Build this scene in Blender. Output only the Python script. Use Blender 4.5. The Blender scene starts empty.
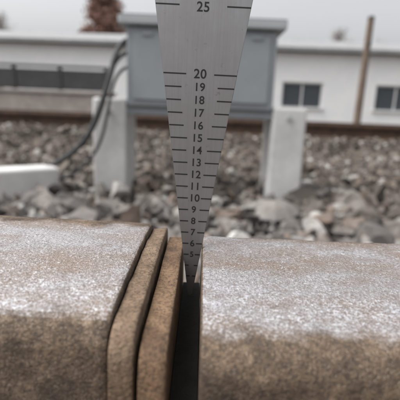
import bpy, bmesh, math, random
import numpy as np
from mathutils import Vector, Matrix, noise
random.seed(7); rng=np.random.default_rng(7)
scene=bpy.context.scene
col=scene.collection
scene.view_settings.view_transform='Standard'; scene.view_settings.look='None'; scene.view_settings.exposure=0

# ---------------- node helpers
class M:
    def __init__(s,name):
        s.m=bpy.data.materials.new(name); s.m.use_nodes=True
        s.nt=s.m.node_tree; s.b=s.nt.nodes['Principled BSDF']; s.L=s.nt.links.new
        s.tc=s.nt.nodes.new('ShaderNodeTexCoord').outputs['Object']
    def n(s,t,**k):
        x=s.nt.nodes.new(t)
        for a,v in k.items(): setattr(x,a,v)
        return x
    def noise(s,scale,detail=4,rough=.6,vec=None,stretch=None):
        v=vec or s.tc
        if stretch:
            mp=s.n('ShaderNodeMapping'); mp.inputs['Scale'].default_value=stretch; s.L(v,mp.inputs[0]); v=mp.outputs[0]
        x=s.n('ShaderNodeTexNoise'); x.inputs['Scale'].default_value=scale
        x.inputs['Detail'].default_value=detail; x.inputs['Roughness'].default_value=rough
        s.L(v,x.inputs['Vector']); return x.outputs['Fac']
    def ramp(s,fac,stops):
        r=s.n('ShaderNodeValToRGB'); e=r.color_ramp.elements
        while len(e)<len(stops): e.new(.5)
        for i,(p,c) in enumerate(stops):
            e[i].position=p
            if not isinstance(c,(tuple,list)): c=(c,c,c)
            e[i].color=(*c,1)
        s.L(fac,r.inputs[0]); return r.outputs[0]
    def mix(s,f,a,b,mode='MIX'):
        x=s.n('ShaderNodeMix',data_type='RGBA',blend_type=mode)
        for i,v in ((0,f),(6,a),(7,b)):
            if isinstance(v,bpy.types.NodeSocket): s.L(v,x.inputs[i])
            elif i==0: x.inputs[0].default_value=v
            else: x.inputs[i].default_value=(*v,1)
        return x.outputs[2]
    def math(s,op,a,b=None,clamp=False):
        x=s.n('ShaderNodeMath',operation=op,use_clamp=clamp)
        for i,v in ((0,a),(1,b)):
            if v is None: continue
            if isinstance(v,bpy.types.NodeSocket): s.L(v,x.inputs[i])
            else: x.inputs[i].default_value=v
        return x.outputs[0]
    def maprange(s,v,a,b,c=0,d=1):
        x=s.n('ShaderNodeMapRange'); s.L(v,x.inputs[0])
        for i,k in enumerate((a,b,c,d)): x.inputs[i+1].default_value=k
        return x.outputs[0]
    def bump(s,h,dist,strength=1,prev=None):
        x=s.n('ShaderNodeBump'); x.inputs['Distance'].default_value=dist; x.inputs['Strength'].default_value=strength
        s.L(h,x.inputs['Height'])
        if prev is not None: s.L(prev,x.inputs['Normal'])
        return x.outputs[0]
    def set(s,**k):
        for a,v in k.items():
            i=s.b.inputs[{'color':'Base Color','rough':'Roughness','metal':'Metallic','normal':'Normal','spec':'Specular IOR Level'}[a]]
            if isinstance(v,bpy.types.NodeSocket): s.L(v,i)
            elif a=='color': i.default_value=(*v,1)
            else: i.default_value=v
        return s.m

def simple(name,c1,c2,scale,rough=.8,metal=0,bd=.001,bscale=None):
    m=M(name); f=m.noise(scale,3,.65)
    kw={}
    if bd: kw['normal']=m.bump(m.noise(bscale or scale*4,3,.7),bd)
    m.set(color=m.ramp(f,[(.3,c1),(.7,c2)]),rough=rough,metal=metal,**kw)
    return m.m

# rail head steel: worn, frosted speckle on top, rust on flanks
def rail_mat(name,near_band):
    m=M(name)
    sep=m.n('ShaderNodeSeparateXYZ'); m.L(m.tc,sep.inputs[0]); X,Y,Z=sep.outputs
    wob=m.math('MULTIPLY',m.math('SUBTRACT',m.noise(70,4,.65),.5),.022)
    Yw=m.math('ADD',Y,wob)
    aY=m.math('ABSOLUTE',Yw)
    big=m.noise(38,5,.65,stretch=(.6,1.3,1))
    fine=m.noise(1300,3,.7)
    fine2=m.noise(3400,2,.7)
    med=m.noise(230,4,.7)
    steel=m.ramp(big,[(.3,(.22,.20,.195)),(.5,(.31,.295,.30)),(.72,(.42,.41,.425))])
    brownish=m.mix(m.ramp(big,[(.40,.85),(.58,0)]),steel,(.255,.19,.145))
    c=m.mix(m.ramp(fine,[(.38,.65),(.55,0)]),brownish,(.13,.105,.088))
    band=m.ramp(m.math('ABSOLUTE',m.math('SUBTRACT',Yw,near_band)),[(.0,1),(.005,.7),(.014,0)])
    thr=m.math('ADD',m.math('MULTIPLY',band,.064),m.math('MULTIPLY',m.math('SUBTRACT',med,.5),.24))
    v=m.math('ADD',fine,m.math('SUBTRACT',thr,.010))
    fleck=m.ramp(v,[(.59,0),(.68,.85)])
    v2=m.math('ADD',fine2,m.math('MULTIPLY',thr,.9))
    fleck2=m.ramp(v2,[(.57,0),(.68,.8)])
    fl=m.math('MAXIMUM',fleck,fleck2)
    c=m.mix(fl,c,(.66,.67,.71))
    nrm=m.n('ShaderNodeNewGeometry').outputs['True Normal']
    sn=m.n('ShaderNodeSeparateXYZ'); m.L(nrm,sn.inputs[0])
    side=m.maprange(m.math('ADD',sn.outputs[2],m.math('MULTIPLY',m.math('SUBTRACT',med,.5),.25)),.97,.86)
    edge=m.maprange(aY,.0265,.031)
    rustf=m.math('MAXIMUM',side,edge,True)
    endf=m.maprange(m.math('ABSOLUTE',sn.outputs[0]),.4,.8)
    rustf=m.math('MAXIMUM',rustf,endf,True)
    rc=m.ramp(m.math('ADD',m.math('MULTIPLY',med,.6),m.math('MULTIPLY',m.noise(60,4,.7),.4)),[(.34,(.045,.030,.020)),(.47,(.10,.068,.044)),(.58,(.165,.113,.072)),(.68,(.26,.18,.115))])
    rc=m.mix(m.ramp(fine,[(.42,.6),(.55,0)]),rc,(.030,.021,.016))
    rc=m.mix(m.ramp(v2,[(.60,0),(.69,.5)]),rc,(.43,.36,.29))
    c=m.mix(rustf,c,rc)
    met=m.math('MULTIPLY',m.math('SUBTRACT',1,rustf),.35)
    rough=m.mix(fl,m.mix(rustf,(.50,)*3,(.85,)*3),(.40,)*3)
    h=m.math('ADD',m.math('MULTIPLY',fine,.55),m.math('ADD',m.math('MULTIPLY',fine2,.16),m.math('MULTIPLY',med,.7)))
    return m.set(color=c,rough=rough,metal=met,normal=m.bump(h,.0010,.95))
MR=rail_mat('worn_rail_steel',-.0215)

def rust(name,a,b,c_,sc=150):
    m=M(name)
    n1=m.noise(sc,5,.75)
    col_=m.ramp(n1,[(.3,a),(.5,b),(.72,c_)])
    col_=m.mix(m.ramp(m.noise(sc*.25,3,.6),[(.45,0),(.65,.5)]),col_,c_)
    f2=m.noise(sc*9,3,.7)
    col_=m.mix(m.ramp(f2,[(.38,.6),(.53,0)]),col_,tuple(x*.45 for x in a))
    h=m.math('ADD',m.math('MULTIPLY',f2,.25),n1)
    return m.set(color=col_,rough=.8,metal=.1,normal=m.bump(h,.0015*150/sc,.8))
PL1=rust('rusty_plate',(.09,.056,.035),(.185,.125,.080),(.29,.21,.145))
PL2=rust('rusty_plate_b',(.075,.043,.025),(.165,.100,.057),(.26,.165,.097))
RUSTD=rust('rusty_steel',(.035,.021,.014),(.075,.044,.028),(.12,.072,.047),20)

def gauge_mat():
    m=M('brushed_stainless')
    br=m.noise(900,2,.6,stretch=(3,1,.08))
    big=m.noise(60,4,.6)
    c=m.mix(m.ramp(br,[(.35,0),(.65,1)]),(.33,.325,.33),(.36,.355,.36))
    c=m.mix(m.ramp(big,[(.42,0),(.66,.6)]),c,(.265,.253,.248))
    c=m.mix(m.ramp(m.noise(420,4,.7),[(.64,0),(.70,.45)]),c,(.19,.17,.155))
    r=m.maprange(big,.3,.7,.30,.46)
    return m.set(color=c,rough=r,metal=.78)
GA=gauge_mat()
INK=M('black_etching').set(color=(.012,.012,.012),rough=.6)

def stone_mat():
    m=M('ballast_stone')
    g=m.n('ShaderNodeNewGeometry')
    rnd=g.outputs['Random Per Island']
    sp=m.n('ShaderNodeSeparateXYZ'); m.L(g.outputs['Position'],sp.inputs[0])
    pale=m.ramp(rnd,[(0,(.045,.042,.040)),(.2,(.12,.11,.105)),(.42,(.23,.215,.205)),(.6,(.31,.295,.28)),(.72,(.19,.14,.11)),(.86,(.27,.25,.235)),(.95,(.50,.49,.475)),(1,(.62,.61,.59))])
    brown=m.ramp(rnd,[(0,(.035,.030,.026)),(.35,(.11,.092,.077)),(.6,(.19,.165,.142)),(.8,(.135,.098,.077)),(.92,(.27,.25,.23)),(1,(.48,.47,.45))])
    y=m.math('ADD',sp.outputs[1],m.math('MULTIPLY',m.math('SUBTRACT',m.noise(2.2,2,.5,vec=g.outputs['Position']),.5),2.2))
    f=m.maprange(y,.9,1.9)
    c=m.mix(f,pale,brown)
    c=m.mix(m.ramp(m.noise(45,3,.7),[(.35,.4),(.6,0)]),c,(.09,.07,.055))
    return m.set(color=c,rough=.9)
ST=stone_mat()
GR=simple('dirt',(.05,.04,.033),(.11,.095,.08),3,.95,0,0)
CON=simple('concrete',(.50,.495,.485),(.66,.655,.64),9,.9,0,.002,120)
COND=simple('weathered_concrete',(.30,.265,.245),(.42,.38,.35),6,.9,0,0)
CAB=simple('grey_painted_steel',(.25,.275,.295),(.30,.325,.345),5,.5,.0,0)
CABL=simple('grey_painted_lid',(.37,.39,.405),(.42,.44,.455),5,.5,0,0)
RUB=simple('black_rubber',(.02,.02,.022),(.04,.04,.042),20,.6,0,0)
WHT=simple('white_render_wall',(.79,.795,.80),(.86,.86,.86),1.2,.9,0,0)
ROOF=simple('grey_roof',(.23,.23,.235),(.31,.31,.315),2,.8,0,0)
GLS=M('window_glass').set(color=(.07,.08,.09),rough=.12)
FRM=simple('window_frame_white',(.6,.6,.6),(.7,.7,.7),4,.6,0,0)
WOOD=simple('weathered_wood',(.11,.08,.06),(.21,.155,.12),6,.9,0,0)
DARK=simple('dark_painted_steel',(.03,.031,.033),(.06,.061,.063),3,.6,0,0)
BARK=simple('bark',(.08,.06,.05),(.15,.12,.1),6,.95,0,0)
LEAF=simple('autumn_leaves',(.20,.11,.085),(.34,.205,.16),1.0,.9,0,0)
TWIG=simple('bare_twigs',(.26,.24,.225),(.36,.33,.31),1.0,.95,0,0)
GAPD=simple('gap_shade',(.006,.0055,.005),(.016,.014,.012),200,.9,0,.0003,900)  # near-black: the shade inside the open gap is put into the colour

# ---------------- geometry helpers
def mesh_obj(name,verts,faces,mat,smooth=False,parent=None,loc=None):
    me=bpy.data.meshes.new(name); me.from_pydata([tuple(v) for v in verts],[],faces); me.update()
    me.materials.append(mat)
    if smooth: me.polygons.foreach_set('use_smooth',[True]*len(me.polygons))
    o=bpy.data.objects.new(name,me); col.objects.link(o)
    if parent: o.parent=parent
    if loc: o.location=loc
    return o
def empty(name,loc=(0,0,0),rz=0):
    o=bpy.data.objects.new(name,None); col.objects.link(o); o.location=loc; o.rotation_euler[2]=rz; o.empty_display_size=.1; return o
def box(name,x0,x1,y0,y1,z0,z1,mat,parent=None,bev=.0,taper=0,rz=0):
    bm=bmesh.new(); bmesh.ops.create_cube(bm,size=1)
    for v in bm.verts:
        t=1-taper if v.co.z>0 else 1
        v.co=Vector((v.co.x*(x1-x0)*t,v.co.y*(y1-y0)*t,v.co.z*(z1-z0)))
    if bev>0: bmesh.ops.bevel(bm,geom=bm.edges[:],offset=bev,segments=2,affect='EDGES',profile=.5)
    me=bpy.data.meshes.new(name); bm.to_mesh(me); bm.free(); me.materials.append(mat)
    o=bpy.data.objects.new(name,me); col.objects.link(o); o.location=((x0+x1)/2,(y0+y1)/2,(z0+z1)/2)
    o.rotation_euler[2]=rz
    if parent: o.parent=parent
    return o
def cyl(name,p0,p1,r0,r1,mat,parent=None,seg=16):
    p0=Vector(p0);p1=Vector(p1);d=p1-p0;q=d.to_track_quat('Z','Y')
    vs=[];fs=[]
    for k,(p,r) in enumerate(((p0,r0),(p1,r1))):
        for i in range(seg):
            a=2*math.pi*i/seg; vs.append(p+q@Vector((math.cos(a)*r,math.sin(a)*r,0)))
    for i in range(seg): fs.append((i,(i+1)%seg,seg+(i+1)%seg,seg+i))
    fs.append(tuple(range(seg-1,-1,-1))); fs.append(tuple(range(seg,2*seg)))
    return mesh_obj(name,vs,fs,mat,False,parent)

# ---------------- rails
def profile(rc=.0065,hw=.0355):
    h=[]
    for y in np.linspace(0,hw-rc-.002,7): h.append((y,-.9e-3*(y/.03)**2))
    y0,z0=h[-1]
    cy=hw-rc; cz=z0-rc-.0002
    for a in np.linspace(80,0,8):
        a=math.radians(a); h.append((cy+rc*math.cos(a),cz+rc*math.sin(a)))
    h+=[(hw+.0008,-.022),(hw+.0012,-.034),(hw-.001,-.038),(.014,-.046),(.0095,-.055),(.0083,-.08),(.0085,-.12),(.011,-.142),(.022,-.152),(.05,-.159),(.074,-.164),(.075,-.167),(.075,-.176)]
    left=[(-y,z) for y,z in h[1:]][::-1]
    return left+h
def rail_mesh(name,xs,mat,shear=0,dz=0,dy=0,end=None,chamf=.0005,parent=None,prof=None,rough=.00018):
    P=prof or profile(); n=len(P); vs=[];fs=[]
    for x in xs:
        k=0
        if end is not None:
            d=abs(x-end); k=max(0,1-d/chamf) if chamf>0 else 0
        for (y,z) in P:
            yy=y*(1-k*.012); zz=z-k*.0004*(1 if z>-.05 else 0)
            if z>-.04 and rough:
                nn=noise.noise(Vector((x*60,y*60,z*60+dz*100)))*rough*1.5+noise.noise(Vector((x*300,y*300,z*300)))*rough*.8
                zz+=nn; yy+=nn*(1 if abs(y)>.03 else 0)*1.3
            vs.append((x,yy+dy-shear*x,zz+dz))
    for i in range(len(xs)-1):
        for j in range(n):
            a=i*n+j;b=i*n+(j+1)%n
            fs.append((a,a+n,b+n,b))
    fs.append(tuple(range(n))); fs.append(tuple(range(len(xs)*n-1,(len(xs)-1)*n-1,-1)))
    o=mesh_obj(name,vs,fs,mat,False,parent)
    bm=bmesh.new();bm.from_mesh(o.data);bmesh.ops.recalc_face_normals(bm,faces=bm.faces);bm.to_mesh(o.data);bm.free()
    for p in o.data.polygons: p.use_smooth = len(p.vertices)==4
    return o
def xs_for(end,sgn,L=4.0):
    a=[0,.0003,.0008]+list(np.arange(.002,.16,.002))+list(np.arange(.17,.5,.03))+list(np.arange(.6,L,.4))+[L]
    return [end+sgn*v for v in a]
RX=.0012
def fishplate(parent,x0,x1,sgn,zoff):
    P=[(.0086,-.050),(.030,-.0445),(.032,-.050),(.026,-.060),(.020,-.075),(.020,-.12),(.026,-.135),(.046,-.150),(.046,-.1555),(.022,-.149),(.0115,-.140),(.0095,-.12),(.0095,-.06)]
    vs=[(x,sgn*y,z+zoff) for x in (x0,x1) for y,z in P]; n=len(P)
    fs=[(j,(j+1)%n,n+(j+1)%n,n+j) for j in range(n)]+[tuple(range(n)),tuple(range(2*n-1,n-1,-1))]
    o=mesh_obj('fishplate_side',vs,fs,RUSTD,False,parent)
    for x in (x0+.04,x0+.14,x1-.14,x1-.04):
        cyl('bolt',(x,sgn*.0205,-.097+zoff),(x,sgn*.045,-.097+zoff),.017,.017,RUSTD,parent,6)
right=empty('steel_rail'); 
rail_mesh('rail_body',xs_for(RX,1),MR,shear=.0,dz=0,dy=-.001,end=RX,parent=right)
left=empty('steel_rail')
rail_mesh('rail_body',xs_for(-.0158,-1),MR,shear=.05,dz=.0024,dy=.0025,end=-.0158,parent=left)
P1=profile(.0048,.0362); P2=profile(.0052,.0356)
pl=empty('rail_end_plate'); rail_mesh('plate',[-.0153,-.0152,-.0150,-.0135,-.0120,-.01115,-.0109,-.0108],PL1,dz=.0006,dy=.0022,prof=P1,parent=pl,rough=.0005,end=-.0108,chamf=.0002)
pl=empty('rail_end_plate'); rail_mesh('plate',[-.0098,-.0097,-.0095,-.0078,-.0063,-.00515,-.0049,-.0048],PL2,dz=-.0022,dy=.0002,prof=P2,parent=pl,rough=.0006,end=-.0048,chamf=.0002)
gap_fill=empty('gap_shade_filler')  # added dark filler that stands in for shade deep in the gap
P3b=[(-.0335,-.0195),(.0335,-.0195),(.0345,-.036),(.014,-.045),(.009,-.055),(.008,-.14),(.05,-.158),(.072,-.166),(-.072,-.166),(-.05,-.158),(-.008,-.14),(-.009,-.055),(-.014,-.045),(-.0345,-.036)]
n=len(P3b); vs=[(x,y,z) for x in (-.00465,.00105) for y,z in P3b]
mesh_obj('post',vs,[(j,(j+1)%n,n+(j+1)%n,n+j) for j in range(n)]+[tuple(range(n)),tuple(range(2*n-1,n-1,-1))],GAPD,False,gap_fill)
fj=empty('rail_joint_bar'); fishplate(fj,-.30,.30,1,-.003); fishplate(fj,-.30,.30,-1,-.003)
o=rail_mesh('steel_rail',[-4,-2,0,2,4],RUSTD,rough=0); o.location=(0,-1.51,0)

def sleeper(y0,y1,x,zt,w=.26):
    o=box('concrete_sleeper',x-w/2,x+w/2,y0,y1,zt-.2,zt,COND,None,.012,.06)
for k in range(-6,7): sleeper(-2.02,.50,.3+k*.6,-.181)

# ---------------- ground profile
GY=[-400,-60,-3,-2.2,.30,.62,.95,2.5,4.0,4.4,7.5,8.3,10,60,900]
GZ=[-.8,-.6,-.55,-.22,-.215,-.28,-.325,-.325,-.33,-.25,-.25,-.40,-.5,-.5,-.5]
def gz(y): return np.interp(y,GY,GZ)
ys=sorted(set(GY+list(np.arange(-3,10.2,.25)))); xs=[-600,-60,-20,-10,-5,-3,-1,0,1,3,5,10,20,60,600]
vs=[(x,y,float(gz(y))-.02) for y in ys for x in xs]; nx=len(xs)
fs=[(j*nx+i,j*nx+i+1,(j+1)*nx+i+1,(j+1)*nx+i) for j in range(len(ys)-1) for i in range(nx-1)]
mesh_obj('ground',vs,fs,GR)

# ---------------- ballast
def protos(k=20,sub=2):
    out=[]
    for i in range(k):
        bm=bmesh.new(); bmesh.ops.create_icosphere(bm,subdivisions=sub,radius=1)
        V=np.array([v.co[:] for v in bm.verts]); F=np.array([[v.index for v in f.verts] for f in bm.faces]); bm.free()
        for _ in range(6):
            d=rng.normal(size=3); d/=np.linalg.norm(d); t=rng.uniform(.22,.55)
            s=V@d; m=s>t; V[m]-=np.outer(s[m]-t,d)
        V*=rng.uniform(.65,1.45,3)*1.35; V+=rng.normal(0,.06 if sub>1 else .12,V.shape); out.append((V,F))
    return out
PR=protos(); PR1=protos(20,1)
def stones(name,pts,rad):
    Vs=[];Fs=[];off=0
    for (x,y,z),r in zip(pts,rad):
        S=PR if (y<1.8 and rng.random()<.6) else PR1
        V,F=S[rng.integers(len(S))]
        q=rng.normal(size=4);q/=np.linalg.norm(q);w,a,b,c=q
        R=np.array([[1-2*(b*b+c*c),2*(a*b-c*w),2*(a*c+b*w)],[2*(a*b+c*w),1-2*(a*a+c*c),2*(b*c-a*w)],[2*(a*c-b*w),2*(b*c+a*w),1-2*(a*a+b*b)]])
        Vs.append((V*r)@R.T+np.array([x,y,z])); Fs.append(F+off); off+=len(V)
    V=np.concatenate(Vs);F=np.concatenate(Fs)
    me=bpy.data.meshes.new(name); me.vertices.add(len(V)); me.vertices.foreach_set('co',V.ravel())
    me.loops.add(F.size); me.loops.foreach_set('vertex_index',F.ravel().astype(np.int32))
    me.polygons.add(len(F)); me.polygons.foreach_set('loop_start',np.arange(0,F.size,3,dtype=np.int32))
    me.update(calc_edges=True); me.validate(); me.polygons.foreach_set('use_smooth',[False]*len(me.polygons)); me.materials.append(ST)
    o=bpy.data.objects.new(name,me); col.objects.link(o); return o
pts=[];rad=[]
def fill(y0,y1,wf,w0,dens,rlo,rhi,layers=((0,1),(.02,.45))):
    for dz,frac in layers:
        area=(y1-y0)*(2*w0+wf*(y0+y1)); n=int(area*dens*frac)
        y=rng.uniform(y0,y1,n*2); hw=w0+wf*y; x=rng.uniform(-1,1,n*2)*(w0+wf*y1)
        k=np.abs(x)<hw; x=x[k][:n];y=y[k][:n]
        for a,b in zip(x,y):
            r=rlo+(rhi-rlo)*rng.random()**2.2
            if abs(b)<.11 or abs(b+1.51)<.11: continue
            if -2.05<b<.53 and abs((a-.3+.3)%.6-.3)<.16: continue
            if -.45<a<-.26 and 1.48<b<1.66 : continue
            if b<.5 and dz>0: continue
            pts.append((a,b,float(gz(b))+dz+rng.uniform(-.012,.014)-(.02 if b<.3 else 0))); rad.append(r)
fill(.10,3.2,.70,.7,860,.011,.036)
fill(-2.3,-.1,0,1.3,350,.018,.030,((0,1),))
fill(3.2,7.8,.60,1.2,300,.016,.042,((0,1),(.02,.3)))
fill(7.8,10.5,.6,1.6,90,.03,.06,((0,1),))
for _ in range(60):
    y=rng.uniform(.75,1.5); x=rng.uniform(-1.1,1.1); pts.append((x,y,float(gz(y))+.03)); rad.append(rng.uniform(.032,.05))
stones('ballast_gravel',pts,rad)

# ---------------- taper gauge
GYP=.016; k=.00342; z5=-.0024; cx=-.0018; lean=.010
def gzv(m): return z5+(m-5)*k
g=empty('taper_gauge',(cx,GYP,0)); g.rotation_euler[1]=lean
T=.0006
mt=1.5
tip=[(-mt/2,mt),(-mt/2*.75,mt-.22),(0,mt-.36),(mt/2*.75,mt-.22),(mt/2,mt)]
loop=[(w*.001,gzv(m)) for w,m in tip]
loop+=[(.0150,gzv(30)),(.0150,gzv(36)),(.0135,gzv(36.5)),(-.0135,gzv(36.5)),(-.0150,gzv(36)),(-.0150,gzv(30))]
bm=bmesh.new()
fv=[bm.verts.new((x,-T,z)) for x,z in loop]; f=bm.faces.new(fv)
r=bmesh.ops.extrude_face_region(bm,geom=[f]); 
for v in r['geom']:
    if isinstance(v,bmesh.types.BMVert): v.co.y=T
bmesh.ops.recalc_face_normals(bm,faces=bm.faces)
bmesh.ops.bevel(bm,geom=[e for e in bm.edges if abs((e.verts[0].co-e.verts[1].co).y)<1e-6],offset=.00015,segments=2,affect='EDGES')
me=bpy.data.meshes.new('blade'); bm.to_mesh(me); bm.free(); me.materials.append(GA)
o=bpy.data.objects.new('blade',me); col.objects.link(o); o.parent=g
yf=-T-.00004
tv=[];tf=[]
def tick(x0,x1,z,h):
    b=len(tv); tv.extend([(x0,yf,z-h/2),(x1,yf,z-h/2),(x1,yf,z+h/2),(x0,yf,z+h/2)]); tf.append((b,b+1,b+2,b+3))
for m in range(3,31):
    if 21<=m<=24 or 26<=m<=29: continue
    hw=m/2*.001-.0001
    L={True:min(.0052,hw*.62)}.get(m%5==0,min(.0040,hw*.62))
    if m>=19: L=min(hw*.62,.0062 if m%5==0 else .0045)
    if m<5: L=hw*.75 if m<4 else hw*.6
    for s in (-1,1):
        a,b=sorted((s*hw,s*(hw-L))); tick(a,b,gzv(m),.00036 if m>4 else .0003)
mesh_obj('scale_ticks',tv,tf,INK,False,g)
for m in list(range(5,21))+[25,30]:
    cu=bpy.data.curves.new('t','FONT'); cu.body=str(m); cu.align_x='CENTER'; cu.align_y='CENTER'
    cu.size=.0034 if m>=20 else (.0030 if m>9 else .0027); cu.space_character=1.05
    cu.offset=.00005
    if m==5: cu.size=.0023
    to=bpy.data.objects.new('t',cu); col.objects.link(to)
    bpy.context.view_layer.update()
    me=bpy.data.meshes.new_from_object(to.evaluated_get(bpy.context.evaluated_depsgraph_get()))
    bpy.data.objects.remove(to)
    me.materials.clear(); me.materials.append(INK)
    o=bpy.data.objects.new('numeral_%d'%m,me); col.objects.link(o); o.parent=g
    o.location=(0,yf,gzv(m)-(.0004 if m==25 else 0)); o.rotation_euler=(math.radians(90),0,0)

# ---------------- trackside cabinet
c=empty('electrical_cabinet')
box('body',-.30,.268,1.50,1.80,.045,.335,CAB,c,.006)
box('lid',-.328,.296,1.475,1.825,.338,.372,CABL,c,.006)
vs=[(-.328,1.475,.373),(.296,1.475,.373),(.296,1.825,.373),(-.328,1.825,.373),(-.29,1.62,.400),(.258,1.62,.400),(.258,1.70,.400),(-.29,1.70,.400)]
mesh_obj('lid_top',vs,[(0,1,5,4),(1,2,6,5),(2,3,7,6),(3,0,4,7),(4,5,6,7),(3,2,1,0)],CABL,False,c)
box('door',-.275,.243,1.492,1.499,.07,.315,CAB,c,.002)
for x in (-.22,.19): box('hinge',x-.02,x+.02,1.486,1.4915,.302,.314,CAB,c,.002)
cyl('lock',(-.016,1.4915,.11),(-.016,1.478,.11),.014,.012,CABL,c)
box('support_bar',-.40,.37,1.52,1.56,.012,.0445,CAB,c,.003)
box('support_bar_rear',-.40,.37,1.74,1.78,.012,.0445,CAB,c,.003)
for x0,x1,zt in ((-.435,-.302,.072),(.272,.405,.060)):
    box('concrete_post',x0,x1,1.50,1.60,-.45,zt,CON,c,.01)
    box('concrete_post_rear',x0+.01,x1-.01,1.70,1.80,-.45,zt-.003,CON,c,.01)
for x in (-.37,.335):
    cyl('bolt',(x,1.4995,.02),(x,1.487,.02),.010,.010,CABL,c,6)

def cable(pts_,r,parent):
    cu=bpy.data.curves.new('cable','CURVE'); cu.dimensions='3D'; cu.bevel_depth=r; cu.bevel_resolution=4; cu.resolution_u=16
    sp=cu.splines.new('NURBS'); sp.points.add(len(pts_)-1); sp.use_endpoint_u=True; sp.order_u=4
    for p,q in zip(sp.points,pts_): p.co=(*q,1)
    cu.materials.append(RUB)
    o=bpy.data.objects.new('cable',cu); col.objects.link(o); o.parent=parent
cb=empty('cable_bundle')
cable([(-.305,1.60,.30),(-.33,1.5,.28),(-.345,1.46,.18),(-.375,1.44,.06),(-.43,1.45,-.08),(-.55,1.46,-.19),(-.75,1.5,-.25),(-1.1,1.6,-.27),(-1.8,1.7,-.28)],.0105,cb)
cable([(-.305,1.64,.26),(-.34,1.52,.24),(-.36,1.47,.14),(-.40,1.45,.02),(-.46,1.46,-.12),(-.60,1.5,-.21),(-.8,1.58,-.26),(-1.3,1.7,-.28),(-1.8,1.78,-.28)],.008,cb)
cable([(-.305,1.60,.2),(-.33,1.5,.18),(-.35,1.45,.10),(-.36,1.43,.0),(-.39,1.42,-.13),(-.50,1.44,-.24),(-.62,1.5,-.27),(-.8,1.6,-.29),(-1.2,1.7,-.30)],.006,cb)

o=box('concrete_kerb_block',-.55,.50,-.055,.055,-.33,-.20,CON,None,.01,rz=0)
o.location=(-.99,1.14,-.262); o.rotation_euler[2]=math.radians(38)

# ---------------- background track
for y in (4.75,6.19):
    o=rail_mesh('steel_rail',[-14,-5,0,5,14],RUSTD,rough=0); o.location=(0,y,-.065)
for kk in range(-12,13): sleeper(4.4,6.6,kk*.6+.1,-.243,.24)

w=empty('low_concrete_wall'); box('wall',-16,-2.0,8.9,9.15,-.6,.26,COND,w,.02); box('coping',-16.03,-1.97,8.86,9.2,.263,.33,COND,w,.01)
f=empty('metal_fence')
for i in range(13):
    x=-14.85+i*1.05; box('post',x-.04,x+.04,9.35,9.43,-.5,.86,DARK,f,.005)
    if i<12: box('panel',x+.05,x+1.0,9.37,9.41,.36,.80,DARK,f,.004)
cyl('top_pipe',(-14.9,9.39,.88),(-2.2,9.39,.88),.03,.03,DARK,f)

# ---------------- white building
b=empty('white_building',(0,18.5,0),math.radians(-2.2))
def wall_with_windows(x0,x1,z0,z1,wins,y0,y1):
    xs_=[x0]
    for a,bb,c0,c1 in wins:
        if a>xs_[-1]: box('wall_pier',xs_[-1],a,y0,y1,z0,z1,WHT,b)
        box('wall_below',a,bb,y0,y1,z0,c0,WHT,b); box('wall_above',a,bb,y0,y1,c1,z1,WHT,b)
        box('glass',a,bb,y0+.12,y0+.14,c0,c1,GLS,b)
        for q in (a,(a+bb)/2-.03,bb-.06): box('frame_upright',q,q+.06,y0+.07,y0+.115,c0,c1,FRM,b)
        box('frame_top',a+.06,bb-.06,y0+.075,y0+.11,c1-.06,c1,FRM,b)
        box('sill',a-.08,bb+.08,y0-.08,y0-.003,c0-.1,c0-.01,FRM,b)
        xs_.append(bb)
    box('wall_pier',xs_[-1],x1,y0,y1,z0,z1,WHT,b)
wins=[(-19,-17.2,.35,1.4),(-15,-13.2,.35,1.4),(-11,-9.2,.35,1.4),(-1.4,.4,.35,1.4),(3.45,5.25,.35,1.4),(7.55,9.35,.35,1.4),(11.6,13.4,.35,1.4),(15.6,17.4,.35,1.4)]
wall_with_windows(-24,24,-.6,2.65,wins,0,.3)
box('rear_wall',-24,24,7,7.3,-.6,2.65,WHT,b); box('end_wall_a',-24,-23.7,.3,7,-.6,2.65,WHT,b); box('end_wall_b',23.7,24,.3,7,-.6,2.65,WHT,b)
vs=[(-24.3,-.35,2.66),(24.3,-.35,2.66),(24.3,3.6,3.55),(-24.3,3.6,3.55),(24.3,7.6,2.66),(-24.3,7.6,2.66),(-24.3,-.35,2.82),(24.3,-.35,2.82),(24.3,3.6,3.75),(-24.3,3.6,3.75),(24.3,7.6,2.82),(-24.3,7.6,2.82)]
mesh_obj('roof',vs,[(0,1,2,3),(3,2,4,5),(6,7,8,9),(9,8,10,11),(0,1,7,6),(5,4,10,11),(1,2,8,7),(2,4,10,8),(0,3,9,6),(3,5,11,9)],ROOF,False,b)

p=empty('wooden_pole'); cyl('shaft',(4.35,11.5,-.55),(4.40,11.5,2.62),.105,.085,WOOD,p); cyl('cap',(4.40,11.5,2.6205),(4.40,11.5,2.67),.10,.07,DARK,p)
box('crossarm_bracket',4.36,4.44,11.36,11.41,1.9,2.0,DARK,p,.005)

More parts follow.
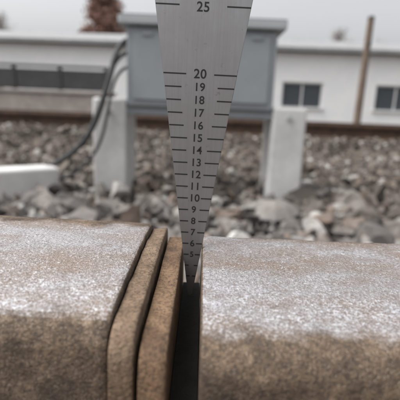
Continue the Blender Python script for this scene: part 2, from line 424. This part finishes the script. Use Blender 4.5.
# ---------------- trees
def tree(name,x,y,h,cw,leaf,mat,n,zb=-.5,crown0=.3,nl=34,cone=.7,pw=1.3,sp=.055,up=(.05,.14)):
    e=empty(name,(x,y,zb)); vs=[];fs=[]
    def limb(p0,p1,r0,r1,seg=6):
        p0=Vector(p0);p1=Vector(p1);q=(p1-p0).to_track_quat('Z','Y');b0=len(vs)
        for p_,r_ in ((p0,r0),(p1,r1)):
            for i in range(seg):
                a=2*math.pi*i/seg; vs.append(tuple(p_+q@Vector((math.cos(a)*r_,math.sin(a)*r_,0))))
        for i in range(seg): fs.append((b0+i,b0+(i+1)%seg,b0+seg+(i+1)%seg,b0+seg+i))
    limb((0,0,0),(0.05,0,h*.55),h*.022,h*.012); limb((0.05,0,h*.55),(0,0,h*.97),h*.012,h*.003)
    tips=[]
    for i in range(nl):
        t=crown0+(.96-crown0)*(i+random.random())/nl; a=random.uniform(0,6.28); u_=1-cone*((t-crown0)/(1-crown0))**pw; rr=cw/2*u_*random.uniform(.65,1)
        s=Vector((.03,0,h*t)); e_=s+Vector((math.cos(a)*rr,math.sin(a)*rr,h*random.uniform(*up))); limb(s,e_,h*.006,h*.0015,5)
        for j in range(5):
            q=s.lerp(e_,random.uniform(.1,1)); e2=q+Vector((random.gauss(0,.12),random.gauss(0,.12),random.uniform(0,.12)))*cw*u_; limb(q,e2,h*.0025,h*.0008,4); tips+=[q,(q+e2)/2,e2]
    mesh_obj('trunk_and_limbs',vs,fs,BARK,False,e)
    lv=[];lf=[]
    for i in range(n):
        t=random.choice(tips); c_=t+Vector([random.gauss(0,sp*cw) for _ in range(3)]); u=Vector([random.gauss(0,1) for _ in range(3)]).normalized(); v=u.orthogonal().normalized(); s=leaf*random.uniform(.5,1.3)
        b0=len(lv); lv+= [c_-u*s,c_-v*s*.6,c_+u*s,c_+v*s*.6]; lf.append((b0,b0+1,b0+2,b0+3))
    mesh_obj('foliage',lv,lf,mat,False,e)
tree('autumn_conifer_tree',-6.9,28,11.2,4.6,.11,LEAF,26000,nl=170,crown0=.16,cone=.92,pw=1.0,sp=.03,up=(-.01,.03))
tree('bare_tree',10.0,32,6.6,3.2,.05,TWIG,4600,nl=60)
tree('bare_tree',-16.5,34,7.0,4,.05,TWIG,4200,nl=60)
tree('bare_tree',14.5,36,6.4,4,.05,TWIG,3200,nl=60)

# ---------------- world / light
wd=bpy.data.worlds.new('World'); scene.world=wd; wd.use_nodes=True; nt=wd.node_tree
bg=nt.nodes['Background']; sky=nt.nodes.new('ShaderNodeTexSky'); sky.sky_type='NISHITA'; sky.sun_disc=False
EL=math.radians(60); AZ=math.radians(-100)
sky.sun_elevation=EL; sky.sun_rotation=AZ; sky.dust_density=7; sky.air_density=1.0; sky.altitude=0
hs=nt.nodes.new('ShaderNodeHueSaturation'); hs.inputs['Saturation'].default_value=.13; hs.inputs['Value'].default_value=1.65
nt.links.new(sky.outputs[0],hs.inputs['Color']); nt.links.new(hs.outputs[0],bg.inputs[0]); bg.inputs[1].default_value=.15
sl=bpy.data.lights.new('sun','SUN'); sl.energy=.8; sl.angle=math.radians(45); sl.color=(1,.98,.95)
so=bpy.data.objects.new('sun',sl); col.objects.link(so)
d=Vector((math.sin(AZ)*math.cos(EL),math.cos(AZ)*math.cos(EL),math.sin(EL)))
so.rotation_euler=(-d).to_track_quat('-Z','Y').to_euler()

# ---------------- camera
cd=bpy.data.cameras.new('camera'); co=bpy.data.objects.new('camera',cd); col.objects.link(co)
cd.sensor_width=36; cd.lens=36; cd.clip_start=.005; cd.clip_end=2000
R=Matrix.Rotation(math.radians(90-12.7),4,'X')@Matrix.Rotation(math.radians(2.3),4,'Z')
co.matrix_world=Matrix.Translation((0,-.097,.0396))@R
cd.dof.use_dof=True; cd.dof.focus_distance=.108; cd.dof.aperture_fstop=22
scene.camera=co
